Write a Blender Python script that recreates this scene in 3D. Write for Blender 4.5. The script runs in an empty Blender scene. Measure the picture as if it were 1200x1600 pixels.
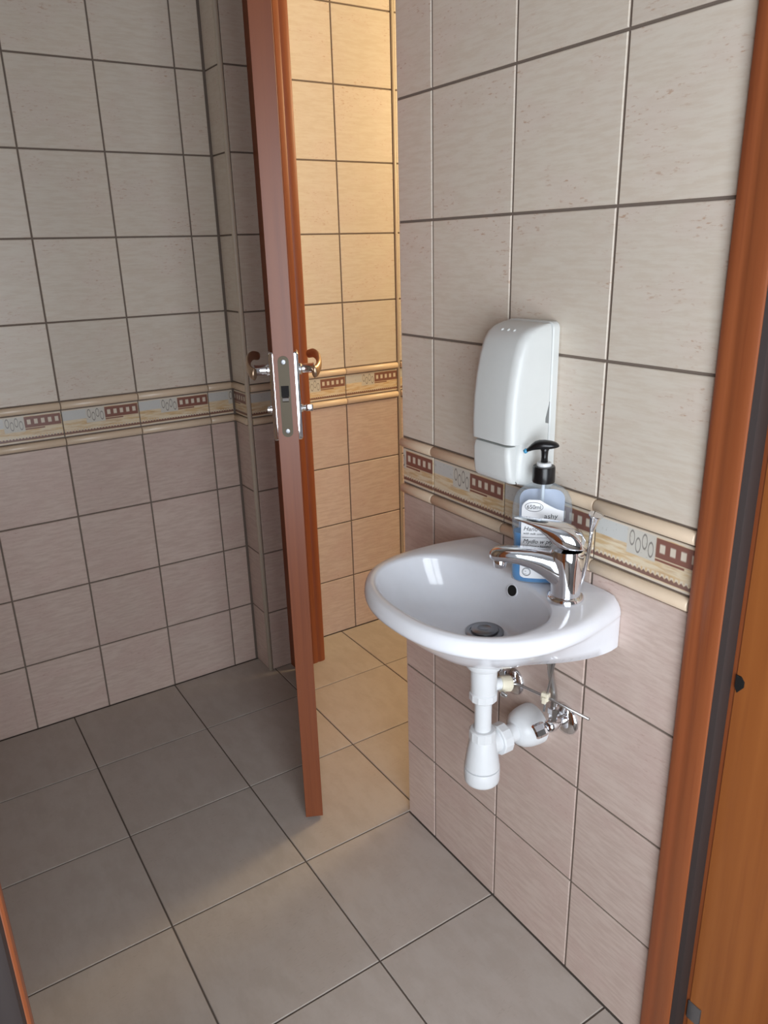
import bpy, bmesh, math, random
from mathutils import Vector, Matrix
random.seed(7)
C = bpy.context.scene.collection
SC = bpy.context.scene
PI = math.pi

# ------------------------------------------------------------------ camera
F_PX = 1189.85
YAW, PITCH, ROLL = 0.5699, -0.3332, -0.0270
fw = Vector((math.sin(YAW)*math.cos(PITCH), math.cos(YAW)*math.cos(PITCH), math.sin(PITCH)))
r0 = Vector((math.cos(YAW), -math.sin(YAW), 0)); u0 = r0.cross(fw)
rt = math.cos(ROLL)*r0 + math.sin(ROLL)*u0
up = -math.sin(ROLL)*r0 + math.cos(ROLL)*u0
cam = bpy.data.cameras.new('camera'); co = bpy.data.objects.new('camera', cam); C.objects.link(co)
M = Matrix((rt, up, -fw)).transposed().to_4x4(); M.translation = Vector((-0.8335, -1.1989, 1.2684))
co.matrix_world = M
cam.sensor_fit = 'VERTICAL'; cam.sensor_height = 36.0; cam.lens = 36.0*F_PX/1600.0
cam.clip_start = 0.02; cam.clip_end = 60
SC.camera = co

# ------------------------------------------------------------------ world, lights, exposure
w = bpy.data.worlds.new('World'); SC.world = w; w.use_nodes = True
w.node_tree.nodes['Background'].inputs[0].default_value = (0.80, 0.90, 1.0, 1)
w.node_tree.nodes['Background'].inputs[1].default_value = 1.0

def area(name, loc, aim, sx, sy, power, col):
    l = bpy.data.lights.new(name, 'AREA'); l.shape = 'RECTANGLE'; l.size = sx; l.size_y = sy
    l.energy = power; l.color = col
    o = bpy.data.objects.new(name, l); C.objects.link(o); o.location = loc
    o.rotation_euler = (Vector(aim)-Vector(loc)).to_track_quat('-Z', 'Y').to_euler(); return o
# daylight coming through the hall window behind the camera
HX0, HX1, HY1 = -2.6, 2.4, -1.85
WX0, WX1, WZ0, WZ1 = -1.75, -0.35, 0.12, 1.80
area('window_daylight', ((WX0+WX1)/2, HY1-0.02, (WZ0+WZ1)/2), ((WX0+WX1)/2, 0, (WZ0+WZ1)/2), WX1-WX0, WZ1-WZ0, 54, (0.88, 0.94, 1.0))
# unseen warm lamp of the toilet cubicle beyond the door
pl = bpy.data.lights.new('cubicle_lamp', 'POINT'); pl.energy = 40; pl.color = (1.0, 0.76, 0.42); pl.shadow_soft_size = 0.16
po = bpy.data.objects.new('cubicle_lamp', pl); C.objects.link(po); po.location = (1.35, 0.38, 1.8)

vs = SC.view_settings
vs.view_transform = 'Standard'; vs.look = 'None'; vs.gamma = 1.0; vs.use_curve_mapping = False
vs.exposure = 0.0

# ------------------------------------------------------------------ materials
def lin(r, g, b):
    f = lambda c: (c/255/12.92) if c/255 <= .04045 else ((c/255+.055)/1.055)**2.4
    return (f(r), f(g), f(b), 1)

class N:
    """tiny helper for node graphs"""
    def __init__(s, name):
        s.m = bpy.data.materials.new(name); s.m.use_nodes = True
        s.t = s.m.node_tree; s.b = s.t.nodes['Principled BSDF']; s.out = s.t.nodes['Material Output']
    def n(s, typ, **k):
        x = s.t.nodes.new(typ)
        for a, v in k.items(): setattr(x, a, v)
        return x
    def put(s, sock, v):
        if isinstance(v, bpy.types.NodeSocket): s.t.links.new(v, sock)
        else: sock.default_value = v
    def math(s, op, a, b=0.0, c=0.0):
        x = s.n('ShaderNodeMath', operation=op)
        s.put(x.inputs[0], a); s.put(x.inputs[1], b); s.put(x.inputs[2], c); return x.outputs[0]
    def mix(s, f, a, b, blend='MIX'):
        x = s.n('ShaderNodeMix', data_type='RGBA', blend_type=blend)
        s.put(x.inputs[0], f); s.put(x.inputs[6], a); s.put(x.inputs[7], b); return x.outputs[2]
    def obj(s): return s.n('ShaderNodeTexCoord').outputs['Object']
    def rnd(s): return s.n('ShaderNodeObjectInfo').outputs['Random']
    def mapping(s, vec, scale=(1,1,1), loc=None, rot=(0,0,0)):
        x = s.n('ShaderNodeMapping'); s.put(x.inputs[0], vec); x.inputs['Scale'].default_value = scale
        x.inputs['Rotation'].default_value = rot
        if loc is not None: s.put(x.inputs['Location'], loc)
        return x.outputs[0]
    def noise(s, vec, scale, detail=3, rough=.55):
        x = s.n('ShaderNodeTexNoise'); s.put(x.inputs['Vector'], vec); x.inputs['Scale'].default_value = scale
        x.inputs['Detail'].default_value = detail; x.inputs['Roughness'].default_value = rough
        return x.outputs['Fac']
    def step(s, v, lo, hi):
        x = s.n('ShaderNodeMapRange', interpolation_type='SMOOTHSTEP')
        s.put(x.inputs[0], v); x.inputs[1].default_value = lo; x.inputs[2].default_value = hi
        return x.outputs[0]
    def bump(s, h, strength, dist=.001):
        x = s.n('ShaderNodeBump'); s.put(x.inputs['Height'], h); x.inputs['Strength'].default_value = strength
        x.inputs['Distance'].default_value = dist
        s.t.links.new(x.outputs[0], s.b.inputs['Normal'])
    def set(s, **k):
        for a, v in k.items(): s.put(s.b.inputs[a.replace('_', ' ')], v)
        return s.m

def plain(name, col, rough=.4, metal=0.0, spec=.5, bumpy=0, mott=.985, **k):
    g = N(name)
    v = g.noise(g.obj(), 60, 2)
    c = g.mix(g.step(v, .3, .7), col, tuple(x*mott for x in col[:3])+(1,))
    g.set(Base_Color=c, Roughness=rough, Metallic=metal, Specular_IOR_Level=spec, **k)
    if bumpy: g.bump(v, bumpy, .0005)
    return g.m

def rand_loc(g):
    r = g.rnd(); cx = g.n('ShaderNodeCombineXYZ')
    g.put(cx.inputs[0], g.math('MULTIPLY', r, 13.7)); g.put(cx.inputs[1], g.math('MULTIPLY', r, 5.1)); g.put(cx.inputs[2], g.math('MULTIPLY', r, 31.3))
    return cx.outputs[0]

def tile_mat(name, base, warm, dark, rough, spots=1.0, streak=(1, 1, 7), tint=None):
    g = N(name); v = g.obj(); off = rand_loc(g)
    p = g.mapping(v, streak, off)
    a = g.noise(p, 22, 4, .65)
    big = g.noise(g.mapping(v, (1, 1, 1.6), off), 9, 3)
    c = g.mix(g.step(a, .36, .66), base, warm)
    if tint: c = g.mix(g.math('MULTIPLY', g.step(big, .42, .68), .55), c, tint)
    fl = g.noise(g.mapping(v, (1, 1, 3.6), off), 85, 3, .55)
    m = g.math('MULTIPLY', g.step(fl, .58, .72), g.math('MULTIPLY', g.step(big, .44, .66), .55*spots))
    c = g.mix(m, c, dark)
    r = g.rnd()
    hv = g.n('ShaderNodeHueSaturation'); g.put(hv.inputs['Value'], g.math('MULTIPLY_ADD', r, .07, .965)); g.put(hv.inputs['Color'], c)
    g.set(Base_Color=hv.outputs[0], Roughness=rough, Specular_IOR_Level=.4)
    g.bump(a, .06, .0006)
    return g.m

def wood(name, c1, c2, c3, rough, axis=2, scale=1.0):
    g = N(name); v = g.obj()
    sc = [34*scale]*3; sc[axis] = .7
    a = g.noise(g.mapping(v, tuple(sc)), 1.0, 3, .6)
    sc2 = [160*scale]*3; sc2[axis] = 4
    b = g.noise(g.mapping(v, tuple(sc2)), 1.0, 2, .6)
    c = g.mix(g.step(a, .3, .7), c1, c2)
    c = g.mix(g.math('MULTIPLY', g.step(b, .45, .75), .35), c, c3)
    g.set(Base_Color=c, Roughness=rough, Specular_IOR_Level=.45)
    return g.m

WALL_UP = tile_mat('glazed_tile_cream', lin(221,211,197), lin(214,201,185), lin(182,140,108), .34, 1.25, tint=lin(219,204,192))
WALL_LO = tile_mat('glazed_tile_rose', lin(209,190,179), lin(197,175,164), lin(165,124,110), .36, .8, tint=lin(201,176,167))
FLOOR_T = tile_mat('matt_floor_tile', lin(188,179,171), lin(180,170,161), lin(140,126,112), .50, .5, streak=(1.2, .6, .6), tint=lin(184,173,164))
RAIL = plain('glazed_rail_cream', lin(228,206,180), .28)
GROUT = plain('grey_brown_grout', lin(120,107,97), .9, bumpy=.4)
GROUT_F = plain('grey_floor_grout', lin(98,88,80), .9, bumpy=.4)
PAINT = plain('pale_hall_paint', lin(196,197,200), .85, bumpy=.3)
PVC = plain('cream_corner_profile', lin(214,202,184), .4)
PLASTER = plain('white_plaster', lin(222,219,212), .85, bumpy=.3)
WOOD_J = wood('cherry_laminate_frame', lin(150,84,48), lin(138,72,40), lin(114,56,34), .4)
WOOD_R = wood('orange_laminate_rebate', lin(168,101,50), lin(150,86,40), lin(132,72,36), .42, scale=.6)
WOOD_L = wood('cherry_laminate_leaf', lin(156,78,42), lin(140,66,36), lin(118,54,30), .4)
WOOD_E = wood('daylit_edge_band', lin(136,76,46), lin(128,69,42), lin(114,58,36), .36)  # leaf's wood foil with the pink of daylight mixed into its tone
GASKET = plain('dark_rubber_seal', lin(52,42,40), .6)
BLACKH = plain('black_recess', lin(14,12,11), .8)
CHROME = plain('polished_chrome', (.86, .87, .90, 1), .06, 1.0)
STEEL = plain('brushed_steel', (.55, .55, .55, 1), .28, 1.0)
DARKST = plain('dull_dark_steel', (.30, .31, .33, 1), .34, .9)
OLIVE = plain('dull_brass_steel', lin(86,76,58), .5, .3)
BRONZE = plain('satin_bronze_handle', lin(176,150,126), .3, .85)
CERAMIC = plain('white_glazed_ceramic', lin(236,238,244), .12, spec=.6)
PLASTIC = plain('white_abs_plastic', lin(212,214,212), .36)
PIPE = plain('white_pipe_plastic', lin(222,224,226), .34)
IVORY = plain('ivory_nut_plastic', lin(222,214,192), .4)
BLACKP = plain('black_pump_plastic', lin(16,16,18), .28)
INK = plain('black_print', lin(40,40,46), .5)
LABELM = plain('white_label_paper', lin(240,241,244), .4)
BACKLAB = plain('pale_blue_back_label', lin(196,206,226), .5)
BLUETIP = plain('blue_soap_drop', lin(70,150,190), .15)

def clear(name, tint, fac_gloss, rough, trans):
    """thin clear plastic: mostly see-through with a coat of gloss"""
    g = N(name)
    tr = g.n('ShaderNodeBsdfTransparent'); tr.inputs[0].default_value = tint
    g.set(Base_Color=lin(200, 212, 220), Roughness=rough, Specular_IOR_Level=.6)
    mx = g.n('ShaderNodeMixShader'); lw = g.n('ShaderNodeLayerWeight'); lw.inputs[0].default_value = .35
    f = g.math('MULTIPLY_ADD', lw.outputs['Facing'], fac_gloss, 1-trans)
    g.put(mx.inputs[0], f); g.put(mx.inputs[1], tr.outputs[0]); g.put(mx.inputs[2], g.b.outputs[0])
    g.t.links.new(mx.outputs[0], g.out.inputs[0]); return g.m
CLEAR = clear('clear_bottle_plastic', (.97, .98, .99, 1), .35, .12, .90)
LIQ = N('blue_liquid_soap')
_tr = LIQ.n('ShaderNodeBsdfTransparent'); _tr.inputs[0].default_value = (.25, .62, .86, 1)
LIQ.set(Base_Color=lin(44,142,210), Roughness=.2)
_mx = LIQ.n('ShaderNodeMixShader'); _mx.inputs[0].default_value = .85
LIQ.put(_mx.inputs[1], _tr.outputs[0]); LIQ.put(_mx.inputs[2], LIQ.b.outputs[0]); LIQ.t.links.new(_mx.outputs[0], LIQ.out.inputs[0])
LIQUID = LIQ.m

def decor_material():
    """printed border tile: film strip, little loops, wheat-coloured strokes, zigzag hem (flat print)"""
    g = N('printed_border_tile'); v = g.obj()
    s = g.n('ShaderNodeSeparateXYZ'); g.put(s.inputs[0], v)
    u = g.math('MULTIPLY_ADD', s.outputs[0], 1/.2, .5); h = g.math('MULTIPLY_ADD', s.outputs[2], 1/.0705, .5)
    def box(a0, a1, b0, b1, e=.006):
        r = g.math('MULTIPLY', g.step(u, a0-e, a0+e), g.math('SUBTRACT', 1, g.step(u, a1-e, a1+e)))
        r2 = g.math('MULTIPLY', g.step(h, b0-2*e, b0+2*e), g.math('SUBTRACT', 1, g.step(h, b1-2*e, b1+2*e)))
        return g.math('MULTIPLY', r, r2)
    off = rand_loc(g)
    st = g.noise(g.mapping(v, (14, 1, 90), off, (0, .28, 0)), 1.6, 3, .6)
    field = g.mix(g.step(st, .35, .62), lin(212,182,138), lin(226,210,182))
    field = g.mix(g.math('MULTIPLY', g.step(g.noise(g.mapping(v, (9, 1, 60), off), 2.2, 2), .55, .7), .5), field, lin(186,146,102))
    speck = g.step(g.noise(g.mapping(v, (1, 1, 1), off), 240, 1), .66, .76)
    grey = g.mix(g.math('MULTIPLY', speck, .45), lin(204,204,200), lin(150,144,138))
    c = g.mix(box(-.1, .32, .60, 1.2), field, grey)
    c = g.mix(box(.30, .545, .42, 1.2), c, g.mix(.35, grey, lin(214,200,176)))
    # loops
    uu = g.math('MULTIPLY', g.math('SUBTRACT', u, .315), 1/.054)
    k = g.math('FLOOR', uu); fr = g.math('SUBTRACT', g.math('FRACT', uu), .5)
    odd = g.math('MODULO', k, 2.0)
    hc = g.math('MULTIPLY_ADD', odd, -.12, .76)
    dy = g.math('MULTIPLY', g.math('SUBTRACT', h, hc), 1/.18)
    dx = g.math('MULTIPLY', fr, 1/.46)
    dd = g.math('SQRT', g.math('ADD', g.math('MULTIPLY', dx, dx), g.math('MULTIPLY', dy, dy)))
    ring = g.math('SUBTRACT', 1, g.step(g.math('ABSOLUTE', g.math('SUBTRACT', dd, .82)), .07, .17))
    ring = g.math('MULTIPLY', ring, box(.315, .53, .46, .94))
    c = g.mix(g.math('MULTIPLY', ring, .75), c, lin(108,100,95))
    # film strip
    c = g.mix(box(.545, .985, .53, .93), c, lin(136,92,80))
    c = g.mix(box(.545, .985, .505, .53, .003), c, lin(206,186,160))
    c = g.mix(box(.545, .78, .46, .505, .004), c, lin(138,92,78))
    sq = g.math('FRACT', g.math('MULTIPLY', g.math('SUBTRACT', u, .556), 1/.084))
    sx = g.math('SUBTRACT', 1, g.step(g.math('ABSOLUTE', g.math('SUBTRACT', sq, .5)), .20, .31))
    sy = g.math('SUBTRACT', 1, g.step(g.math('ABSOLUTE', g.math('SUBTRACT', h, .735)), .065, .11))
    c = g.mix(g.math('MULTIPLY', g.math('MULTIPLY', sx, sy), box(.556, .976, .55, .92, .002)), c, lin(218,206,188))
    # hem
    zz = g.math('ABSOLUTE', g.math('SUBTRACT', g.math('FRACT', g.math('MULTIPLY', u, 26)), .5))
    hh = g.math('MULTIPLY_ADD', zz, .10, .105)
    hem = g.math('MULTIPLY', g.step(h, .075, .09), g.math('SUBTRACT', 1, g.step(h, .135, .15)))
    zig = g.math('MULTIPLY', g.math('SUBTRACT', 1, g.step(g.math('SUBTRACT', h, hh), .02, .06)), g.step(h, .075, .09))
    white = g.math('MULTIPLY', g.step(h, .13, .15), g.math('SUBTRACT', 1, g.step(h, .22, .25)))
    c = g.mix(g.math('MULTIPLY', white, g.math('MULTIPLY', g.step(zz, .1, .3), .6)), c, lin(226,220,208))
    c = g.mix(g.math('MAXIMUM', zig, g.math('MULTIPLY', hem, .6)), c, lin(132,98,86))
    edge = g.math('MAXIMUM', g.step(h, .945, .96), g.math('SUBTRACT', 1, g.step(h, .05, .065)))
    c = g.mix(edge, c, lin(220,208,192))
    g.set(Base_Color=c, Roughness=.3, Specular_IOR_Level=.45)
    return g.m
DECOR = decor_material()

# ------------------------------------------------------------------ object helpers
def link(name, mesh, m=None, parent=None, loc=None, rot=None, smooth=False):
    o = bpy.data.objects.new(name, mesh); C.objects.link(o)
    if m is not None and not mesh.materials: mesh.materials.append(m)
    if parent is not None: o.parent = parent
    if loc is not None: o.location = loc
    if rot is not None: o.rotation_euler = rot
    if smooth:
        for p in mesh.polygons: p.use_smooth = True
    return o
def build(name, bm, m, parent=None, smooth=False, loc=None, rot=None, angle=None):
    bmesh.ops.recalc_face_normals(bm, faces=bm.faces)
    me = bpy.data.meshes.new(name); bm.to_mesh(me); bm.free()
    o = link(name, me, m, parent, loc, rot, smooth)
    if angle is not None:
        me.set_sharp_from_angle(angle=math.radians(angle))
    return o
def empty(name, loc=(0,0,0), rotz=0):
    o = bpy.data.objects.new(name, None); C.objects.link(o); o.location = loc; o.rotation_euler = (0,0,rotz); o.empty_display_size = .05
    return o
def tag(o, label, cat, group=None):
    o['label'] = label; o['category'] = cat
    if group: o['group'] = group
    return o
def structure(o, label=None):
    o['kind'] = 'structure'
    if label: o['label'] = label
    return o
def box(bm, lo, hi, bev=0, seg=2):
    vs = [bm.verts.new((x, y, z)) for x in (lo[0], hi[0]) for y in (lo[1], hi[1]) for z in (lo[2], hi[2])]
    fs = [(0,1,3,2), (4,6,7,5), (0,4,5,1), (2,3,7,6), (0,2,6,4), (1,5,7,3)]
    faces = [bm.faces.new([vs[i] for i in f]) for f in fs]
    if bev:
        ed = list({e for f in faces for e in f.edges})
        bmesh.ops.bevel(bm, geom=ed, offset=bev, segments=seg, affect='EDGES', profile=.5)
    return bm
def rings(bm, rs, close=True, cap0=True, cap1=True):
    """loft a list of rings (equal point counts)"""
    vr = [[bm.verts.new(p) for p in r] for r in rs]
    n = len(vr[0])
    for a, b in zip(vr, vr[1:]):
        for i in range(n if close else n-1):
            j = (i+1) % n
            bm.faces.new((a[i], a[j], b[j], b[i]))
    if cap0: bm.faces.new(list(reversed(vr[0])))
    if cap1: bm.faces.new(vr[-1])
    return bm
def circ(c, r, n, ax=(1,0,0), ay=(0,1,0), ry=None):
    c = Vector(c); ax = Vector(ax); ay = Vector(ay); ry = r if ry is None else ry
    return [c + ax*math.cos(2*PI*i/n)*r + ay*math.sin(2*PI*i/n)*ry for i in range(n)]
def lathe(bm, prof, n=32, origin=(0,0,0), axis=(0,0,1)):
    """prof: (radius, height) list"""
    a = Vector(axis).normalized(); t = Vector((1,0,0)) if abs(a.x) < .9 else Vector((0,1,0))
    ax = a.cross(t).normalized(); ay = a.cross(ax)
    o = Vector(origin)
    return rings(bm, [circ(o + a*h, max(r, 1e-5), n, ax, ay) for r, h in prof])
def spline(pts, n):
    out = []
    P = [Vector(p) for p in pts]; P = [2*P[0]-P[1]] + P + [2*P[-1]-P[-2]]
    for i in range(1, len(P)-2):
        for k in range(n):
            t = k/n; a, b, c, d = P[i-1:i+3]
            out.append(.5*((2*b) + (c-a)*t + (2*a-5*b+4*c-d)*t*t + (3*b-a-3*c+d)*t**3))
    out.append(P[-2]); return out
def tube(bm, pts, r, n=12, smooth=0):
    P = spline(pts, smooth) if smooth else [Vector(p) for p in pts]
    rr = r if isinstance(r, (list, tuple)) else [r]*len(P)
    if len(rr) != len(P): rr = [rr[min(int(i/(len(P)-1)*(len(rr)-1)+.5), len(rr)-1)] for i in range(len(P))]
    prev = None; rs = []
    for i, p in enumerate(P):
        t = (P[min(i+1, len(P)-1)] - P[max(i-1, 0)]).normalized()
        if prev is None:
            ref = Vector((0,0,1)) if abs(t.z) < .9 else Vector((1,0,0)); ax = t.cross(ref).normalized()
        else: ax = (prev - t*prev.dot(t)).normalized()
        prev = ax; rs.append(circ(p, rr[i], n, ax, t.cross(ax)))
    return rings(bm, rs)
def rrect(cx, cy, hx, hy, r, z, k=5):
    pts = []
    for sx, sy, a0 in ((1,1,0), (-1,1,PI/2), (-1,-1,PI), (1,-1,3*PI/2)):
        for i in range(k+1):
            a = a0 + PI/2*i/k
            pts.append(Vector((cx + sx*(hx-r) + math.cos(a)*r, cy + sy*(hy-r) + math.sin(a)*r, z)))
    return pts
def text(body, size, m, parent, loc, rot, shear=0.0, name='lettering', align='LEFT', bold=0.0, xs=1.0):
    cu = bpy.data.curves.new(name, 'FONT'); cu.body = body; cu.size = size; cu.shear = shear; cu.align_x = align
    cu.extrude = .00012; cu.offset = bold; cu.resolution_u = 3
    t = bpy.data.objects.new(name, cu); C.objects.link(t)
    dg = bpy.context.evaluated_depsgraph_get(); me = bpy.data.meshes.new_from_object(t.evaluated_get(dg))
    bpy.data.objects.remove(t); me.materials.clear()
    for v in me.vertices: v.co.x *= xs
    return link(name, me, m, parent, loc, rot)

# ------------------------------------------------------------------ tiled walls
TW, TH, TP = .2, .1991, .3
ZR1, ZR2 = .798, .9143
GAP, CH, PROUD = .0043, .0011, .0022
_cache = {}
def tile_mesh(key, x0, x1, z0, z1, m, gap=GAP):
    k = (key, round(x0,4), round(x1,4), round(z0,4), round(z1,4))
    if k in _cache: return _cache[k]
    g = gap/2; x0 += g; x1 -= g; z0 += g; z1 -= g
    bm = bmesh.new()
    back = [bm.verts.new(p) for p in ((x0,.0003,z0),(x1,.0003,z0),(x1,.0003,z1),(x0,.0003,z1))]
    mid = [bm.verts.new(p) for p in ((x0,-PROUD+CH*.8,z0),(x1,-PROUD+CH*.8,z0),(x1,-PROUD+CH*.8,z1),(x0,-PROUD+CH*.8,z1))]
    fr = [bm.verts.new(p) for p in ((x0+CH,-PROUD,z0+CH),(x1-CH,-PROUD,z0+CH),(x1-CH,-PROUD,z1-CH),(x0+CH,-PROUD,z1-CH))]
    for a, b in ((back, mid), (mid, fr)):
        for i in range(4): bm.faces.new((a[i], a[(i+1)%4], b[(i+1)%4], b[i]))
    bm.faces.new(fr); bm.faces.new(list(reversed(back)))
    bmesh.ops.recalc_face_normals(bm, faces=bm.faces)
    me = bpy.data.meshes.new(key); bm.to_mesh(me); bm.free(); me.materials.append(m); _cache[k] = me
    return me
def rail_mesh(x0, x1):
    k = ('rail', round(x0,4), round(x1,4))
    if k in _cache: return _cache[k]
    g = .0011; x0 += g; x1 -= g; bm = bmesh.new(); rs = []
    prof = [(.0003, -.0098), (-.003, -.0097)] + [(-.003-.0085*math.sin(a), -.0096*math.cos(a)) for a in [PI*i/10 for i in range(1, 10)]] + [(-.003, .0097), (.0003, .0098)]
    for x, s in ((x0, .92), (x0+.0012, 1), (x1-.0012, 1), (x1, .92)): rs.append([Vector((x, y*s, z*s)) for y, z in prof])
    rings(bm, rs); bmesh.ops.recalc_face_normals(bm, faces=bm.faces)
    me = bpy.data.meshes.new('rail'); bm.to_mesh(me); bm.free(); me.materials.append(RAIL)
    for p in me.polygons: p.use_smooth = len(p.vertices) == 4
    _cache[k] = me; return me
UP_ROWS = [(ZR2+i*TH, ZR2+(i+1)*TH) for i in range(8)]
LO_ROWS = [(ZR1-(i+1)*TH if i < 3 else 0.0, ZR1-i*TH) for i in range(4)]
Z_UR, Z_LR, Z_DC = .9035, .8085, .856      # rail and border centres
def tile_wall(parent, origin, rotz, s0, s1, joint, zmax=2.5, band=True):
    """tiles on a plane: s runs to the right as seen from the room; 'joint' is the s of one vertical grout line"""
    R = Matrix.Rotation(rotz, 3, 'Z'); O = Vector(origin)
    k0 = math.floor((s0-joint)/TW+1e-6); k = k0
    inv = parent.matrix_world.inverted()
    def put(name, me, s, z):
        p = O + R @ Vector((s, 0, z)); o = bpy.data.objects.new(name, me); C.objects.link(o); o.parent = parent
        o.location = p; o.rotation_euler = (0, 0, rotz)
    while joint+k*TW < s1-1e-4:
        a, b = joint+k*TW, joint+(k+1)*TW; c = (a+b)/2; k += 1
        x0, x1 = max(a, s0)-c, min(b, s1)-c
        if x1-x0 < .012: continue
        for z0, z1 in UP_ROWS:
            z1 = min(z1, zmax)
            if z1-z0 < .02: continue
            put('tile', tile_mesh('tile', x0, x1, -TH/2, z1-z0-TH/2, WALL_UP), c, z0+TH/2)
        for z0, z1 in LO_ROWS:
            put('tile', tile_mesh('rose_tile', x0, x1, z0-(z1-TH/2), TH/2, WALL_LO), c, z1-TH/2)
        put('rail', rail_mesh(x0, x1), c, Z_UR); put('rail', rail_mesh(x0, x1), c, Z_LR)
        put('border_tile', tile_mesh('border_tile', x0, x1, -.0360, .0360, DECOR, .0028), c, Z_DC)

# floor -------------------------------------------------------------
FX, FY = -.2764, .0269
CEIL = 2.5
bm = bmesh.new(); box(bm, (-2.75, -2.3, -.12), (2.5, 1.1, -PROUD)); floor = structure(build('floor', bm, GROUT_F))
Rx = Matrix.Rotation(-PI/2, 4, 'X')
def floor_tiles(x0, x1, y0, y1):
    i0 = math.floor((x0-FX)/TP); j0 = math.floor((y0-FY)/TP)
    for i in range(i0, i0+12):
        for j in range(j0, j0+12):
            a, b = FX+i*TP, FX+(i+1)*TP; c, d = FY+j*TP, FY+(j+1)*TP
            l, r, f, k = max(a, x0), min(b, x1), max(c, y0), min(d, y1)
            if r-l < .02 or k-f < .02: continue
            cx, cy = (a+b)/2, (c+d)/2
            me = tile_mesh('floor_tile', l-cx, r-cx, f-cy, k-cy, FLOOR_T, .0034)
            o = bpy.data.objects.new('tile', me); C.objects.link(o); o.parent = floor
            o.location = (cx, cy, -PROUD); o.rotation_euler = (-PI/2, 0, 0)
# local z of a tile must map to world y and local -y (its face) to world z
def floor_tiles_fixed():
    for o in list(floor.children): o.rotation_euler = (-PI/2, 0, 0)
XL, YB, YF = -1.25, .905, -.648         # tiled room: left wall, back wall, front (door) wall
XC = 2.1                               # cubicle's far side
floor_tiles(XL, 0.0, -.71, FY)
floor_tiles(XL, XC, FY, YB)

# walls ---------------------------------------------------------------
G = PROUD
def slab(name, lo, hi, m, label=None):
    bm = bmesh.new(); box(bm, lo, hi); return structure(build(name, bm, m), label)
wall_right = slab('wall_right', (G, -.647, 0), (.2, FY-G, CEIL), GROUT)
tile_wall(wall_right, (G, 0, 0), -PI/2, -(FY-.0005), .648, .0767)       # s = -y
bm = bmesh.new(); box(bm, (G+.0002, FY-G, 0), (.2, FY+.0004, CEIL)); build('end_lining', bm, WALL_UP, wall_right)
wall_back = slab('wall_back', (XL, YB+G, 0), (0, YB+.12, CEIL), GROUT)
tile_wall(wall_back, (0, YB+G, 0), 0, XL, 0.0, -.0748)
wall_far = slab('wall_far', (0, YB+G, 0), (XC, YB+.12, CEIL), GROUT)
tile_wall(wall_far, (0, YB+G, 0), 0, .2, .582, .3828)
bm = bmesh.new(); rings(bm, [rrect(.5875, YB, .0045, .004, .0038, z) for z in (0, CEIL)]); build('corner_profile', bm, PVC, wall_far, True)
tile_wall(wall_far, (0, YB+G, 0), 0, .592, XC, .592)
# pier: stub of the partition that carries the hinge side of the frame
PY = .808
wall_pier = slab('wall_pier', (.004+G, PY+G, 0), (.198, YB+G, CEIL), GROUT)
tile_wall(wall_pier, (.004+G, 0, 0), -PI/2, -(YB-.0), -(PY+.010), -(PY+.010)-.2+.0)
tile_wall(wall_pier, (0, PY+G, 0), 0, .014, .082, .014)
bm = bmesh.new(); rings(bm, [rrect(.0085, PY+.0045, .0062, .0062, .0055, z) for z in (0, CEIL)]); build('corner_profile', bm, PVC, wall_pier, True)
bm = bmesh.new(); box(bm, (.198, PY+.002, 0), (.2, YB+.001, CEIL)); build('side_lining', bm, WALL_UP, wall_pier)
wall_left = slab('wall_left', (XL-.12, YF-.16, 0), (XL-G, YB+.12, CEIL), GROUT)
tile_wall(wall_left, (XL-G, 0, 0), PI/2, YF, YB, .105)
wall_side = slab('wall_side', (XC, -.75, 0), (XC+.1, YB+.12, CEIL), WALL_UP)
lintel = slab('trim_1', (G, FY, 2.06), (.198, PY, CEIL), PLASTER)
# front wall with the entrance opening; camera looks in through it
OX0, OX1 = -.839, -.010
wall_front = slab('wall_front', (OX1+.05, -.82, 0), (XC, -.650, CEIL), PLASTER)
bm = bmesh.new(); box(bm, (XL, -.82, 0), (OX0-.05, -.650, CEIL)); build('wall_panel', bm, PLASTER, wall_front)
bm = bmesh.new(); box(bm, (OX0-.05, -.82, 2.10), (OX1+.05, -.650, CEIL)); build('wall_panel', bm, PLASTER, wall_front)
ceiling = slab('ceiling', (-2.75, -2.3, CEIL), (2.5, 1.1, CEIL+.1), PAINT)
# hall behind the camera, with its window
slab('wall_hall_left', (HX0-.1, HY1-.1, 0), (HX0, -.75, CEIL), PAINT)
slab('wall_hall_right', (HX1-.1, HY1-.1, 0), (HX1, -.75, CEIL), PAINT)
wall_hall = slab('wall_hall_rear', (HX0, HY1-.12, 0), (HX1-.1, HY1, WZ0), PAINT)
for lo, hi in (((HX0, HY1-.12, WZ1), (HX1-.1, HY1, CEIL)), ((HX0, HY1-.12, WZ0), (WX0, HY1, WZ1)), ((WX1, HY1-.12, WZ0), (HX1-.1, HY1, WZ1))):
    bm = bmesh.new(); box(bm, lo, hi); build('wall_panel', bm, PAINT, wall_hall)
slab('wall_hall_inner', (HX0, -.75, 0), (XL-.12, -.65, CEIL), PAINT)
slab('wall_hall_end', (XC, -.78, 0), (HX1-.1, -.75, CEIL), PAINT)
window_1 = structure(empty('window_1', ((WX0+WX1)/2, HY1, WZ0)))
bm = bmesh.new(); hw = (WX1-WX0)/2; hh = WZ1-WZ0
for lo, hi in (((-hw, 0, 0), (-hw+.05, .04, hh)), ((hw-.05, 0, 0), (hw, .04, hh)), ((-.03, 0, 0), (.03, .04, hh)), ((-hw, 0, 0), (hw, .04, .05)), ((-hw, 0, hh-.05), (hw, .04, hh))): box(bm, lo, hi)
build('window_frame', bm, PLASTIC, window_1)

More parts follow.
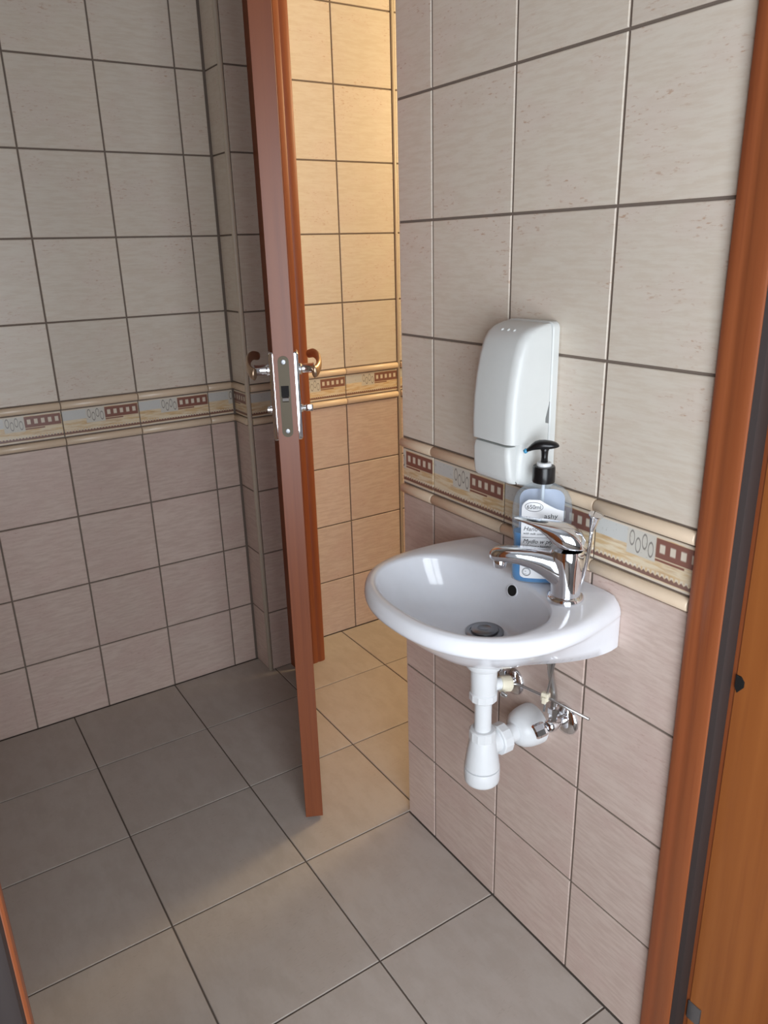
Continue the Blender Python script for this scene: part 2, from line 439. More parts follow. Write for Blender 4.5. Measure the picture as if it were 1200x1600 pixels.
# ------------------------------------------------------------------ entrance frame (door_1)
door_1 = structure(empty('door_1', (0, -.65, 0)), 'orange cherry-wood entrance door frame with dark rubber seal, nearest the camera')
def jamb_profile(side, xin):
    """stop lobe (room side), rebate step, recessed part toward the hall; side=+1 right jamb, -1 left jamb"""
    s = side; pts = []
    stop = [(0.048, .0005), (.004, .0005), (.0012, -.0010), (0, -.004), (-.0006, -.011), (.0004, -.016), (.0010, -.0205), (.0002, -.025), (-.0008, -.030), (-.0006, -.040), (.0, -.0465), (.001, -.0490), (.0028, -.050)]
    step = [(.030, -.050), (.030, -.30), (.048, -.30)]
    return [(xin + s*dx, y) for dx, y in stop + step]
def extr(bm, prof, z0, z1):
    return rings(bm, [[Vector((x, y, z)) for x, y in prof] for z in (z0, z1)])
for side, xin in ((1, OX1), (-1, OX0)):
    bm = bmesh.new(); extr(bm, jamb_profile(side, xin), 0, 2.06)
    j = build('jamb', bm, WOOD_J, door_1, True, angle=25)
    # recessed face toward the hall has its own lighter laminate
    bm = bmesh.new(); box(bm, (min(xin+side*.0285, xin+side*.030), -.29, 0), (max(xin+side*.0285, xin+side*.030), -.0645, 2.06))
    build('rebate_face', bm, WOOD_R, door_1)
    prof = [(.0035, -.0495), (.028, -.0495), (.0285, -.054), (.026, -.0595), (.012, -.0600), (.006, -.0575)]
    bm = bmesh.new(); extr(bm, [(xin+side*a, y) for a, y in prof], 0, 2.06)
    build('rubber_seal', bm, GASKET, door_1, True, angle=40)
bm = bmesh.new(); box(bm, (OX0-.04, -.05, 2.06), (OX1+.04, .06, 2.098)); build('frame_head', bm, WOOD_J, door_1)
bm = bmesh.new(); rings(bm, [[Vector((x, y, z)) for y, z in ((-.0640, .73), (-.0640, .712), (-.068, .705), (-.076, .716), (-.076, .724), (-.071, .73))] for x in (OX1+.0270, OX1+.0292)])
build('strike_hole', bm, BLACKH, door_1)
bm = bmesh.new(); box(bm, (OX1+.0265, -.085, .115), (OX1+.0290, -.062, .15), .001); build('strike_plate', bm, DARKST, door_1)

# ------------------------------------------------------------------ cubicle door (door_2)
door_2 = structure(empty('door_2', (.12, .775, 0)), 'orange wooden cubicle door standing open edge-on, in the gap beside the warm-lit tiles')
bm = bmesh.new()
prof = [(.078, PY-.001), (.078, .771), (.081, .768), (.136, .768), (.136, .766), (.139, .764), (.150, .764), (.156, .7665), (.163, .764), (.172, .764), (.180, .767), (.185, .774), (.185, PY-.001)]
extr(bm, [(x-.12, y-.775) for x, y in prof], 0, 2.06); build('jamb', bm, WOOD_J, door_2, True, angle=30)
bm = bmesh.new(); box(bm, (.078-.12, .0285-.775, 0), (.185-.12, .062-.775, 2.06), .004); build('jamb', bm, WOOD_J, door_2)
bm = bmesh.new(); box(bm, (.078-.12, .0285-.775, 2.02), (.185-.12, PY-.001-.775, 2.058), .003); build('frame_head', bm, WOOD_J, door_2)
LD = Vector((-.431, .902*-1, 0)).normalized()          # hinge -> lock edge
LA = math.atan2(LD.y, LD.x)
LL = .69
lock_mid = Vector((-.1985, .131, 0)); hinge = lock_mid - LD*LL
bm = bmesh.new(); box(bm, (0, -.020, .008), (LL-.0012, .020, 2.012), .0012)
leaf = build('door_leaf', bm, WOOD_L, door_2, loc=hinge-Vector((.12, .775, 0)), rot=(0, 0, LA))
bm = bmesh.new(); box(bm, (LL-.0015, -.0197, .0085), (LL, .0197, 2.0115), .0004, 1); eb = build('edge_band', bm, WOOD_E, leaf); eb['label'] = 'smooth edge strip of the door, daylight pink mixed into its brown'
def yz_round(bm, x0, x1, cy, zc, hy, hz, r, k=6):
    pts = [(p.x, p.y) for p in rrect(cy, zc, hy, hz, r, 0, k)]
    return rings(bm, [[Vector((x, a, b)) for a, b in pts] for x in (x0, x1)])
bm = bmesh.new(); yz_round(bm, LL-.0005, LL+.0012, -.001, 1.002, .0105, .0785, .0104)
fp = build('lock_faceplate', bm, OLIVE, leaf, True, angle=40); fp['label'] = 'dull olive steel lock faceplate'
for z in (1.069, .935):
    bm = bmesh.new(); lathe(bm, [(.0048, 0), (.0048, .0006), (.0036, .0010), (.0018, .0010), (.0012, .0003)], 14, (LL+.0011, -.001, z), (1,0,0)); build('screw', bm, DARKST, leaf, True, angle=40)
bm = bmesh.new(); box(bm, (LL+.0008, -.0085, 1.003), (LL+.0015, .0065, 1.024)); build('latch_recess', bm, BLACKH, leaf)
bm = bmesh.new(); rings(bm, [[Vector((LL+a, y, z)) for a, z in ((.001, .992), (.0045, .995), (.006, 1.001), (.001, 1.004))] for y in (-.007, .005)]); build('latch_bolt', bm, STEEL, leaf)
for s in (1, -1):        # local +y = right face seen from the camera
    bm = bmesh.new(); Y0 = .020*s; Y1 = .0285*s
    pts = rrect(LL-.040, .9985, .0205, .0870, .004, 0)
    rings(bm, [[Vector((p.x+(LL-.040-p.x)*q, y, p.y+(.9985-p.y)*q)) for p in pts] for y, q in ((Y0, 0), (Y0+(Y1-Y0)*.7, 0), (Y1, .04))])
    build('handle_plate', bm, CHROME, leaf, True, angle=35)
    bm = bmesh.new(); X = LL-.040; Z = 1.050
    lathe(bm, [(.0125, 0), (.0125, .004), (.0098, .006), (.0098, .026), (.0105, .027), (.0105, .030)], 20, (X, Y1, Z), (0, s, 0))
    lv = build('lever_handle', bm, CHROME, leaf, True, angle=40)
    # bowed grip: flattened bar leaving the neck, arching up and running back toward the hinges
    bm = bmesh.new(); rs = []
    path = spline([(X+.012, Y1+.029*s, Z-.006), (X+.002, Y1+.035*s, Z-.004), (X-.02, Y1+.041*s, Z+.004), (X-.055, Y1+.041*s, Z+.014), (X-.085, Y1+.034*s, Z+.018), (X-.108, Y1+.024*s, Z+.014)], 5)
    for i, p in enumerate(path):
        t = (path[min(i+1, len(path)-1)]-path[max(i-1, 0)]).normalized(); hx = Vector((0,0,1)); n = t.cross(hx).normalized(); b = n.cross(t)
        q = i/(len(path)-1); ww = .0125-.004*q; th = .0055
        rs.append(circ(p, th, 12, n, b, ww))
    rings(bm, rs); g2 = build('grip', bm, BRONZE, leaf, True); g2.name = 'lever_grip'; g2['label'] = 'curved satin grip'
    bm = bmesh.new()
    lathe(bm, [(.009, 0), (.009, .003), (.0065, .004), (.0065, .009)], 16, (X, Y1, .972), (0, s, 0))
    if s > 0: box(bm, (X-.004, Y1+.008, .965), (X+.004, Y1+.024, .979), .002)
    build('thumb_turn' if s > 0 else 'release_disc', bm, CHROME, leaf, True, angle=40)
for z in (.22, 1.8):
    bm = bmesh.new(); lathe(bm, [(.0001, 0), (.007, .001), (.007, .08), (.0001, .081)], 14, (-.004, .022, z)); build('hinge', bm, STEEL, leaf, True, angle=40)

# ------------------------------------------------------------------ washbasin
SX, SY = -.118, -.37       # drain axis
basin = tag(empty('washbasin', (0, SY, .775)), 'small white ceramic washbasin fixed to the tiled wall below the soap dispenser', 'sink')
BO = Vector((0, SY, .775))
NA = 96
def outer(a):
    """distance from the drain axis to the basin's plan outline in direction a"""
    dx, dy = math.cos(a), math.sin(a); lo, hi = 0.0, .6
    def inside(r):
        x, y = SX+dx*r, SY+dy*r
        if x > -.0005: return False
        yy = abs(y-SY)
        if x > -.125:
            t = max(0, min(1, -x/.125)); hw = .168 + (.190-.168)*math.sin(t*PI/2)**.9
            return yy < hw
        return ((-.125-x)/.172)**2.25 + (yy/.190)**2.25 < 1
    for _ in range(40):
        m = (lo+hi)/2
        if inside(m): lo = m
        else: hi = m
    return lo
angs = sorted([2*PI*i/NA for i in range(NA)] + [math.atan2(s*.168, -SX-.0005) % (2*PI) for s in (1, -1)])
OUT = [outer(a) for a in angs]
OC = Vector((-.168, SY))   # centre of the bowl opening
def bowl(a):
    dx, dy = math.cos(a), math.sin(a); lo, hi = 0.0, .4
    for _ in range(40):
        m = (lo+hi)/2; x, y = SX+dx*m, SY+dy*m
        ex = .100 if x > OC.x else .108
        if (abs(x-OC.x)/ex)**2.3 + (abs(y-OC.y)/.153)**2.3 < 1: lo = m
        else: hi = m
    return lo
BWL = [bowl(a) for a in angs]
def ring_at(fr, fz):
    out = []
    for i, a in enumerate(angs):
        r = fr(i, a); x, y = SX+math.cos(a)*r, SY+math.sin(a)*r
        out.append(Vector((min(x, -.0005), y, fz(i, a, x, y)))-BO)
    return out
def wallness(i, a):
    x = SX+math.cos(a)*OUT[i]
    return max(0.0, min(1.0, 1+x/.09))
def deckz(x): return .772 + .006*max(0, min(1, 1+x/.1))
def lerp(a, b, t): return a+(b-a)*t
bm = bmesh.new(); RS = []
for q, z in ((.0, .6845), (.25, .6865), (.45, .690), (.62, .697), (.76, .709), (.87, .727), (.94, .746), (.985, .763), (1.0, .769)):
    RS.append(ring_at(lambda i, a, q=q: lerp(.0225, BWL[i], q), lambda i, a, x, y, z=z: z))
RS.append(ring_at(lambda i, a: lerp(BWL[i], OUT[i], .07), lambda i, a, x, y: lerp(.7725, deckz(x)-.0005, .5)))
RS.append(ring_at(lambda i, a: lerp(BWL[i], OUT[i], .25), lambda i, a, x, y: deckz(x)+.0008))
RS.append(ring_at(lambda i, a: lerp(BWL[i], OUT[i], .48), lambda i, a, x, y: deckz(x)+.0016))
def drop(t, R=.026): return R-math.sqrt(max(0, R*R-max(0, t-(.168-R))**2))
def rim_ring(dr, dz, drw, dzw, k):
    out = []
    for i, a in enumerate(angs):
        x, y = SX+math.cos(a)*OUT[i], SY+math.sin(a)*OUT[i]; w = wallness(i, a)
        xb = -.0005-.0002*(9-k)
        if x > -.001:                                # back edge lying on the wall
            t = min(abs(y-SY), .168+min(drw, 0)); yy = SY+math.copysign(t, y-SY)
            z = deckz(0)-drop(t) if dzw >= -.026 else min(deckz(0)+dzw, deckz(0)-drop(t))
            out.append(Vector((xb, yy, z))-BO); continue
        sc = min(1, (OUT[i]-BWL[i])*.45/.014)
        r = OUT[i]+dr*sc*(1-w); xx, yy = SX+math.cos(a)*r, SY+math.sin(a)*r
        yy -= math.copysign(-drw*w, yy-SY)
        out.append(Vector((min(xx, xb), yy, deckz(x)+lerp(dz, dzw, w)))-BO)
    return out
for k, (dr, dz, drw, dzw) in enumerate(((-.014, .0006, -.026, .0), (-.0095, .0, -.018, -.0013), (-.006, -.0018, -.011, -.0043), (-.0030, -.0048, -.0055, -.0100), (-.0010, -.0090, -.0020, -.0160), (-.0001, -.0140, -.0004, -.0215), (.0002, -.0172, 0, -.0260), (-.0008, -.0215, -.0006, -.0280), (-.0030, -.0255, -.0014, -.0300))):
    RS.append(rim_ring(dr, dz, drw, dzw, k))
def under(f, zf, zw):
    def wu(i, a):
        x = SX+math.cos(a)*OUT[i]; t = max(0.0, min(1.0, 1+x/.17)); return t*t*(3-2*t)
    RS.append(ring_at(lambda i, a: OUT[i]*lerp(f, .994 if f > .6 else f, wu(i, a) if f > .45 else 0), lambda i, a, x, y: lerp(zf, zw, wu(i, a))))
under(.960, .7445, .744); under(.935, .7405, .737); under(.88, .7310, .7215); under(.78, .7130, .7130); under(.62, .690, .698); under(.42, .668, .672); under(.20, .652, .652)
RS.append(ring_at(lambda i, a: .024, lambda i, a, x, y: .6415))
rings(bm, RS, cap0=True, cap1=True)
bbody = build('bowl', bm, CERAMIC, basin, True, angle=60)
# overflow hole on the back slope of the bowl
oh = Vector((-.0715, -.381, .7500)) - BO
nrm = Vector((-.96, -.1, .26)).normalized()
bm = bmesh.new(); lathe(bm, [(.0108, -.004), (.0108, .0008), (.0100, .0012), (.0092, .0006)], 20, oh, nrm); build('overflow_rim', bm, CERAMIC, basin, True)
bm = bmesh.new(); lathe(bm, [(.0088, -.004), (.0088, .0011)], 20, oh, nrm); build('overflow_hole', bm, BLACKH, basin)
# waste plug
bm = bmesh.new(); lathe(bm, [(.0305, -.002), (.0305, .0012), (.0285, .0028), (.0235, .0022), (.0230, .0012)], 36, Vector((SX, SY, .6868))-BO)
build('waste_rim', bm, DARKST, basin, True, angle=50)
bm = bmesh.new(); lathe(bm, [(.0215, -.001), (.0215, .0052), (.0195, .0066), (.011, .0072), (.0105, .0066), (.0001, .0064)], 36, Vector((SX, SY, .6868))-BO)
build('plug', bm, DARKST, basin, True, angle=50)

# ------------------------------------------------------------------ tap
TXY = Vector((-.064, -.486)); TZ = .7735
tap = tag(empty('basin_tap', (TXY.x, TXY.y, TZ)), 'chrome single-lever mixer tap on the right rear corner of the washbasin', 'faucet')
d2 = Vector((-.702, .712)).normalized(); n2 = Vector((-d2.y, d2.x))
def T(s, t, z): return Vector((d2.x*s+n2.x*t, d2.y*s+n2.y*t, z-TZ))
bm = bmesh.new(); lathe(bm, [(.0268, 0), (.0270, .003), (.0262, .007), (.0240, .009), (.0218, .0095)], 40); build('base_ring', bm, CHROME, tap, True, angle=50)
bm = bmesh.new()
def section(s0, z, w, l0, l1, n=32):
    """egg section: back half-length l0, front half-length l1 along the spout direction"""
    out = []
    for i in range(n):
        a = 2*PI*i/n; cx, sy = math.cos(a), math.sin(a)
        out.append(T(s0 + (l1 if cx > 0 else l0)*cx, w*sy, z))
    return out
rings(bm, [section(0, z, w, l0, l1) for z, w, l0, l1 in ((.7815, .0215, .0215, .0220), (.792, .0212, .0212, .0222), (.808, .0218, .0214, .0235), (.824, .0228, .0222, .0250), (.840, .0236, .0230, .0250), (.8505, .0240, .0236, .0245), (.8538, .0230, .0226, .0232))])
build('tap_body', bm, CHROME, tap, True, angle=50)
bm = bmesh.new(); rs = []
for s, zt, zb, hw in ((.004, .8465, .790, .0200), (.014, .8480, .7930, .0200), (.024, .8495, .8010, .0190), (.036, .8510, .8110, .0174), (.052, .8525, .8205, .0163), (.070, .8530, .8265, .0156), (.088, .8530, .8285, .0152), (.100, .8515, .8290, .0140), (.107, .8480, .8300, .0110), (.1115, .843, .8335, .0050)):
    zc, hz = (zt+zb)/2, (zt-zb)/2
    ring = []
    for i in range(28):
        a = 2*PI*i/28; c, q = math.cos(a), math.sin(a)
        ring.append(T(s, hw*math.copysign(abs(c)**.85, c), zc + hz*math.copysign(abs(q)**.9, q)))
    rs.append(ring)
rings(bm, rs); build('spout', bm, CHROME, tap, True, angle=60)
bm = bmesh.new(); lathe(bm, [(.0085, 0), (.0095, .004), (.0095, .012), (.0080, .014)], 24, T(.0965, 0, .8195)); build('aerator', bm, CHROME, tap, True, angle=50)
# lever: domed cap over the body running out into a rising blade
bm = bmesh.new(); rs = []
for s, zt, zb, hw in ((-.0255, .8600, .8560, .007), (-.0228, .8705, .8552, .0155), (-.0165, .8805, .8548, .0205), (-.006, .8875, .8548, .0236), (.005, .8915, .8552, .0238), (.014, .8935, .8575, .0225), (.022, .8945, .8640, .0205), (.031, .8952, .8730, .0182), (.041, .8960, .8820, .0160), (.052, .8968, .8885, .0138), (.063, .8980, .8925, .0115), (.073, .8985, .8950, .0092), (.0775, .8982, .8960, .0055)):
    zc, hz = (zt+zb)/2, (zt-zb)/2; ring = []
    for i in range(28):
        a = 2*PI*i/28; c, q = math.cos(a), math.sin(a)
        ring.append(T(s, hw*math.copysign(abs(c)**.8, c), zc + hz*math.copysign(abs(q)**(1.0 if q > 0 else .45), q)))
    rs.append(ring)
rings(bm, rs); build('lever', bm, CHROME, tap, True, angle=60)
RX = -.030
def rel(p): return Vector(p)-Vector((TXY.x, TXY.y, TZ))
bm = bmesh.new(); tube(bm, [rel(p) for p in ((RX-.004, -.483, .776), (RX-.001, -.489, .805), (RX, -.4945, .840), (RX, -.4985, .882))], [.0028, .0028, .0028, .003], 12, 5)
build('pop_up_rod', bm, CHROME, tap, True)
bm = bmesh.new(); lathe(bm, [(.0032, -.004), (.0048, .003), (.0080, .019), (.0108, .0225), (.0108, .0242), (.008, .0254), (.0001, .0256)], 24, rel((RX, -.4985, .880)), (0, -.22, 1)); build('pop_up_knob', bm, CHROME, tap, True, angle=50)

# ------------------------------------------------------------------ waste trap
trap = tag(empty('waste_trap', (SX, SY, .40)), 'white plastic bottle trap hanging under the washbasin and running into the wall', 'drain trap')
def tz(prof): return [(r, z-.40) for r, z in prof]
bm = bmesh.new(); lathe(bm, tz([(.0290, .6412), (.0295, .639), (.0295, .6275), (.0280, .6255), (.0225, .6245)]), 36); build('top_flange', bm, PIPE, trap, True, angle=40)
bm = bmesh.new(); lathe(bm, tz([(.0225, .6255), (.0222, .615), (.0216, .580), (.0210, .5775)]), 36); build('tailpiece', bm, PIPE, trap, True, angle=40)
def nut(name, z0, z1, r, m=PIPE, origin=(0,0,0), axis=(0,0,1), n=12):
    """collar with grip ribs"""
    a = Vector(axis).normalized(); t = Vector((1,0,0)) if abs(a.x) < .9 else Vector((0,1,0)); ax = a.cross(t).normalized(); ay = a.cross(ax)
    bm = bmesh.new(); rs = []; K = n*4
    for h, k in ((z0, .93), (z0+.002, 1), (z1-.002, 1), (z1, .90)):
        ring = []
        for i in range(K):
            q = 2*PI*i/K; rr = r*k*(1.028 if i % 4 == 0 else 1.0)
            ring.append(Vector(origin) + a*h + ax*math.cos(q)*rr + ay*math.sin(q)*rr)
        rs.append(ring)
    rings(bm, rs); return build(name, bm, m, trap, True, angle=25)
nut('collar', .563-.40, .5785-.40, .0228)
bm = bmesh.new(); lathe(bm, tz([(.0144, .564), (.0144, .488)]), 32); build('inlet_pipe', bm, PIPE, trap, True, angle=40)
nut('collar', .487-.40, .506-.40, .0222)
bm = bmesh.new(); lathe(bm, tz([(.0215, .489), (.0225, .484), (.0250, .470), (.0278, .452), (.0297, .4370), (.0303, .4338), (.0280, .4328)]), 40); build('trap_cup', bm, PIPE, trap, True, angle=40)
bm = bmesh.new(); lathe(bm, tz([(.0270, .4335), (.0270, .4312), (.0300, .4308), (.0305, .4300), (.0304, .4100), (.0298, .4058), (.0275, .4030), (.0001, .4022)]), 40); build('cleaning_cap', bm, PIPE, trap, True, angle=40)
OZ = .470-.40
bm = bmesh.new(); lathe(bm, [(.0195, .012), (.0195, .040)], 32, (0, 0, OZ), (1, 0, 0)); build('side_outlet', bm, PIPE, trap, True, angle=40)
nut('collar', .030, .050, .0262, origin=(0, 0, OZ), axis=(1, 0, 0))
bm = bmesh.new(); lathe(bm, [(.0162, .040), (.0162, .1175)], 32, (0, 0, OZ), (1, 0, 0)); build('outlet_pipe', bm, PIPE, trap, True, angle=40)
bm = bmesh.new(); lathe(bm, [(.0172, .0700), (.0205, .0715), (.0265, .076), (.0318, .084), (.0350, .095), (.0366, .107), (.0368, .1176)], 40, (0, 0, OZ), (1, 0, 0)); build('wall_bell', bm, PIPE, trap, True, angle=50)
# pop-up linkage port
PD = (Vector((-.070, -.382, .581))-Vector((SX, SY, .590))).normalized()
po0 = Vector((0, 0, .590-.40))
bm = bmesh.new(); lathe(bm, [(.0105, .018), (.0105, .033)], 24, po0, PD); build('linkage_port', bm, PIPE, trap, True, angle=40)
o = nut('linkage_nut', .030, .050, .0132, IVORY, po0, PD, 8); o['label'] = 'ivory ribbed nut'
def rt_(p): return Vector(p)-Vector((SX, SY, .40))
bm = bmesh.new(); tube(bm, [rt_((-.0735, -.3815, .5815)), rt_((-.066, -.384, .5800)), rt_((-.060, -.390, .5795)), rt_((-.045, -.440, .5755)), rt_((-.0285, -.5165, .5700))], .0024, 10); build('linkage_rod', bm, STEEL, trap, True)
bm = bmesh.new(); lathe(bm, [(.0052, 0), (.0052, .006), (.0030, .008)], 16, rt_((-.0735, -.3815, .5815)), (.5, -.85, -.05)); build('rod_joint', bm, BLACKP, trap, True, angle=40)
bm = bmesh.new(); tube(bm, [rt_((-.0385, -.455, .672)), rt_((-.040, -.451, .65)), rt_((-.0445, -.4395, .575)), rt_((-.046, -.437, .548))], .0019, 10); build('lift_rod', bm, STEEL, trap, True)
bm = bmesh.new(); box(bm, (-.006, -.006, -.006), (.004, .007, .008), .0015); box(bm, (-.0095, -.004, -.009), (-.004, .003, .002), .001); build('rod_clamp', bm, IVORY, trap, loc=rt_((-.0450, -.4395, .5755)), rot=(0, .1, .3))
bm = bmesh.new(); lathe(bm, [(.0042, 0), (.0045, .003), (.0028, .010)], 12, rt_((-.098, -.392, .578)), (.3, -.8, -.2)); build('clip_screw', bm, STEEL, trap, True, angle=40)

# ------------------------------------------------------------------ angle valves
def valve(loc, label, kdir, hose_pts, head):
    v = tag(empty('angle_valve', loc), label, 'valve', None)
    L0 = Vector(loc)
    bm = bmesh.new(); lathe(bm, [(.0275, .0002), (.0278, .002), (.0255, .0060), (.0185, .0090), (.0130, .0100)], 40, (0, 0, 0), (-1, 0, 0)); build('escutcheon', bm, CHROME, v, True, angle=50)
    bm = bmesh.new(); lathe(bm, [(.0085, .005), (.0085, .024), (.0105, .025), (.0110, .032), (.0105, .040), (.008, .0425)], 28, (0, 0, 0), (-1, 0, 0)); build('valve_body', bm, CHROME, v, True, angle=45)
    bm = bmesh.new(); lathe(bm, [(.0072, .0), (.0072, .018), (.0095, .019), (.0095, .029), (.0072, .030)], 6, (-.031, 0, .004), (0, 0, 1)); build('hose_nut', bm, CHROME, v)
    kd = Vector(kdir).normalized(); c = Vector((-.031, 0, 0))
    bm = bmesh.new(); lathe(bm, [(.0052, .004), (.0052, .012), (.0105, .013), (.0122, .017), (.0122, .031), (.0100, .034), (.0001, .0345)], 8, c, kd); build('valve_handle', bm, CHROME if not head else BRONZE, v)  # left valve: brown reflection in the chrome put in as bronze colour
    bm = bmesh.new(); tube(bm, [Vector(p)-L0 for p in hose_pts], .0052, 12, 6); build('flexible_hose', bm, STEEL, v, True)
    return v
valve((0, -.444, .520), 'chrome angle valve right of the white trap bell, its hose rising to the tap', (-.80, .32, -.28),
      [(-.031, -.444, .553), (-.031, -.444, .575), (-.038, -.440, .62), (-.042, -.443, .650), (-.0455, -.447, .668)], False)
valve((0, -.316, .530), 'chrome angle valve, brown reflection coloured into its handle, half hidden behind the white trap tailpiece', (-.5, .55, .10),
      [(-.031, -.316, .563), (-.032, -.322, .590), (-.030, -.36, .634), (-.033, -.395, .652), (-.037, -.415, .660)], True)

# ------------------------------------------------------------------ soap dispenser on the wall
disp = tag(empty('soap_dispenser', (0, -.338, .905)), 'white plastic wall soap dispenser with push lever, mounted above the washbasin', 'soap dispenser')
def dloft(tab, x_back, r, m, name, front_r=.016, bevel_back=.003):
    """tab rows: (z, depth, half width)"""
    bm = bmesh.new(); rs = []
    for z, dep, hw in tab:
        fr = min(front_r, (dep+x_back)*.75, hw*.9); ring = []
        for k in range(7):
            a = PI/2*k/6; ring.append(Vector((-dep+fr-math.cos(a)*fr, -hw+fr-math.sin(a)*fr, z)))
        ring.append(Vector((x_back-.0006, -hw, z))); ring.append(Vector((x_back, -hw+.0012, z)))
        ring.append(Vector((x_back, hw-.0012, z))); ring.append(Vector((x_back-.0006, hw, z)))
        for k in range(7):
            a = PI/2*(1-k/6); ring.append(Vector((-dep+fr-math.cos(a)*fr, hw-fr+math.sin(a)*fr, z)))
        rs.append(ring)
    # front arc 1 must run from the front to the side
    rings(bm, rs); return build(name, bm, m, disp, True, angle=40)
Zd = .905
up_tab = [(1.1600, .018, .042), (1.1590, .034, .0445), (1.1545, .050, .0465), (1.1470, .0615, .0478), (1.135, .070, .0484), (1.115, .0770, .0488), (1.085, .0835, .0490), (1.050, .0880, .0490), (1.015, .0895, .0490), (.9885, .0890, .0490)]
lo_tab = [(.9880, .0700, .0490), (.960, .0740, .0490), (.935, .0760, .0490), (.926, .0720, .0488), (.916, .0460, .0482), (.908, .026, .0470), (.906, .020, .046)]
dloft([(z-Zd, d, w_) for z, d, w_ in up_tab + lo_tab], -.0148, .012, PLASTIC, 'cover')
bm = bmesh.new(); rs = []
for x, k in ((-.0002, .002), (-.002, 0), (-.0125, 0), (-.0142, .0015)):
    pts = rrect(0, (1.162+.903)/2-Zd, .0505-k, (1.162-.903)/2-k, .010, 0)
    rs.append([Vector((x, p.x, p.y)) for p in pts])
rings(bm, rs); build('back_plate', bm, PLASTIC, disp, True, angle=40)
# push lever
bm = bmesh.new(); rs = []
for z, dep, hw, c in ((.9838, .0858, .0395, .001), (.9820, .0876, .0405, 0), (.972, .0888, .0418, 0), (.955, .0876, .0425, 0), (.938, .0855, .0430, 0), (.930, .0830, .0432, 0), (.9262, .078, .0425, 0)):
    fr = .009; ring = []
    for k in range(6):
        a = PI/2*k/5; ring.append(Vector((-dep+fr-math.cos(a)*fr, -hw+fr-math.sin(a)*fr, z-Zd)))
    ring.append(Vector((-.0715, -hw, z-Zd))); ring.append(Vector((-.0715, hw, z-Zd)))
    for k in range(6):
        a = PI/2*(1-k/5); ring.append(Vector((-dep+fr-math.cos(a)*fr, hw-fr+math.sin(a)*fr, z-Zd)))
    rs.append(ring)
rings(bm, rs); build('push_lever', bm, PLASTIC, disp, True, angle=40)
bm = bmesh.new(); rings(bm, [[Vector((-x, -y, z-Zd)) for x, z in ((.0145, 1.046), (.0215, 1.022), (.0215, 1.015), (.0150, 1.013))] for y in (.0484, .0494)])
build('release_notch', bm, plain('grey_notch', lin(120,122,122), .6), disp)
for dy in (-.013, 0, .013):
    bm = bmesh.new(); lathe(bm, [(.0026, -.002), (.0026, .0003), (.0016, .0009), (.0001, .001)], 14, Vector((-.0565, dy, 1.1512-Zd)), (-.55, 0, .83)); build('level_bead', bm, PLASTIC, disp, True)

# ------------------------------------------------------------------ pump bottle
BA = math.atan2(-.67, .74)            # width axis direction
BL = Vector((-.051, -.418, .7765))
bottle = tag(empty('soap_bottle', BL, BA), 'clear pump bottle of blue hand soap with black pump, standing behind the tap', 'bottle'); bottle.scale = (1, 1, 1.04)
def sup(hw, hd, z, n=40, e=2.6):
    out = []
    for i in range(n):
        a = 2*PI*i/n; c, s = math.cos(a), math.sin(a)
        out.append(Vector((hw*math.copysign(abs(c)**(2/e), c), hd*math.copysign(abs(s)**(2/e), s), z)))
    return out
prof = [(.002, .0395, .0165), (.0, .036, .0145), (.004, .0425, .0190), (.020, .0440, .0200), (.045, .0425, .0196), (.060, .0412, .0190), (.075, .0430, .0192), (.095, .0442, .0196), (.115, .0440, .0192), (.128, .0420, .0184), (.138, .0370, .0170), (.145, .0290, .0150), (.149, .0200, .0140), (.152, .0142, .0135), (.162, .0138, .0135)]
prof = sorted(prof, key=lambda p: 0 if p[0] < .001 else p[0])
def bw(z):
    for (z0, a0, b0), (z1, a1, b1) in zip(prof, prof[1:]):
        if z0 <= z <= z1:
            t = (z-z0)/(z1-z0); return lerp(a0, a1, t), lerp(b0, b1, t)
    return prof[-1][1:]
bm = bmesh.new(); rings(bm, [sup(a, b, z, e=2.6 if z < .14 else 2.1) for z, a, b in prof]); build('bottle_body', bm, CLEAR, bottle, True, angle=50)
bm = bmesh.new(); lev = [.0025, .006, .015, .025, .035, .045, .055, .066, .078]
rings(bm, [sup(bw(z)[0]-.0016, bw(z)[1]-.0016, z) for z in lev]); build('blue_soap', bm, LIQUID, bottle, True, angle=50)['label'] = 'blue liquid soap filling the lower part'
# labels follow the bottle's face (local -y is the front)
def label_sheet(name, outline, off, m, front=True, n=16):
    """outline: function z -> (x0, x1); built from curved strips hugging the face"""
    bm = bmesh.new(); rows = []
    zs = outline['z']; sgn = -1 if front else 1
    for z in zs:
        x0, x1 = outline['f'](z); row = []
        hw, hd = bw(z)
        for i in range(n+1):
            x = lerp(x0, x1, i/n); y = hd*max(0, 1-abs(x/hw)**2.6)**(1/2.6)
            row.append((x, sgn*(y+off), z))
        rows.append(row)
    for d in (0, 1):
        pass
    vf = [[bm.verts.new(p) for p in r] for r in rows]
    vb = [[bm.verts.new((p[0], p[1]-sgn*.0003, p[2])) for p in r] for r in rows]
    for a, b in zip(vf, vf[1:]):
        for i in range(n): bm.faces.new((a[i], a[i+1], b[i+1], b[i]))
    for a, b in zip(vb, vb[1:]):
        for i in range(n): bm.faces.new((a[i+1], a[i], b[i], b[i+1]))
    rim_f = vf[0] + [r[-1] for r in vf[1:-1]] + vf[-1][::-1] + [r[0] for r in vf[1:-1]][::-1]
    rim_b = vb[0] + [r[-1] for r in vb[1:-1]] + vb[-1][::-1] + [r[0] for r in vb[1:-1]][::-1]
    for i in range(len(rim_f)):
        j = (i+1) % len(rim_f); bm.faces.new((rim_f[i], rim_b[i], rim_b[j], rim_f[j]))
    return build(name, bm, m, bottle, True, angle=50)
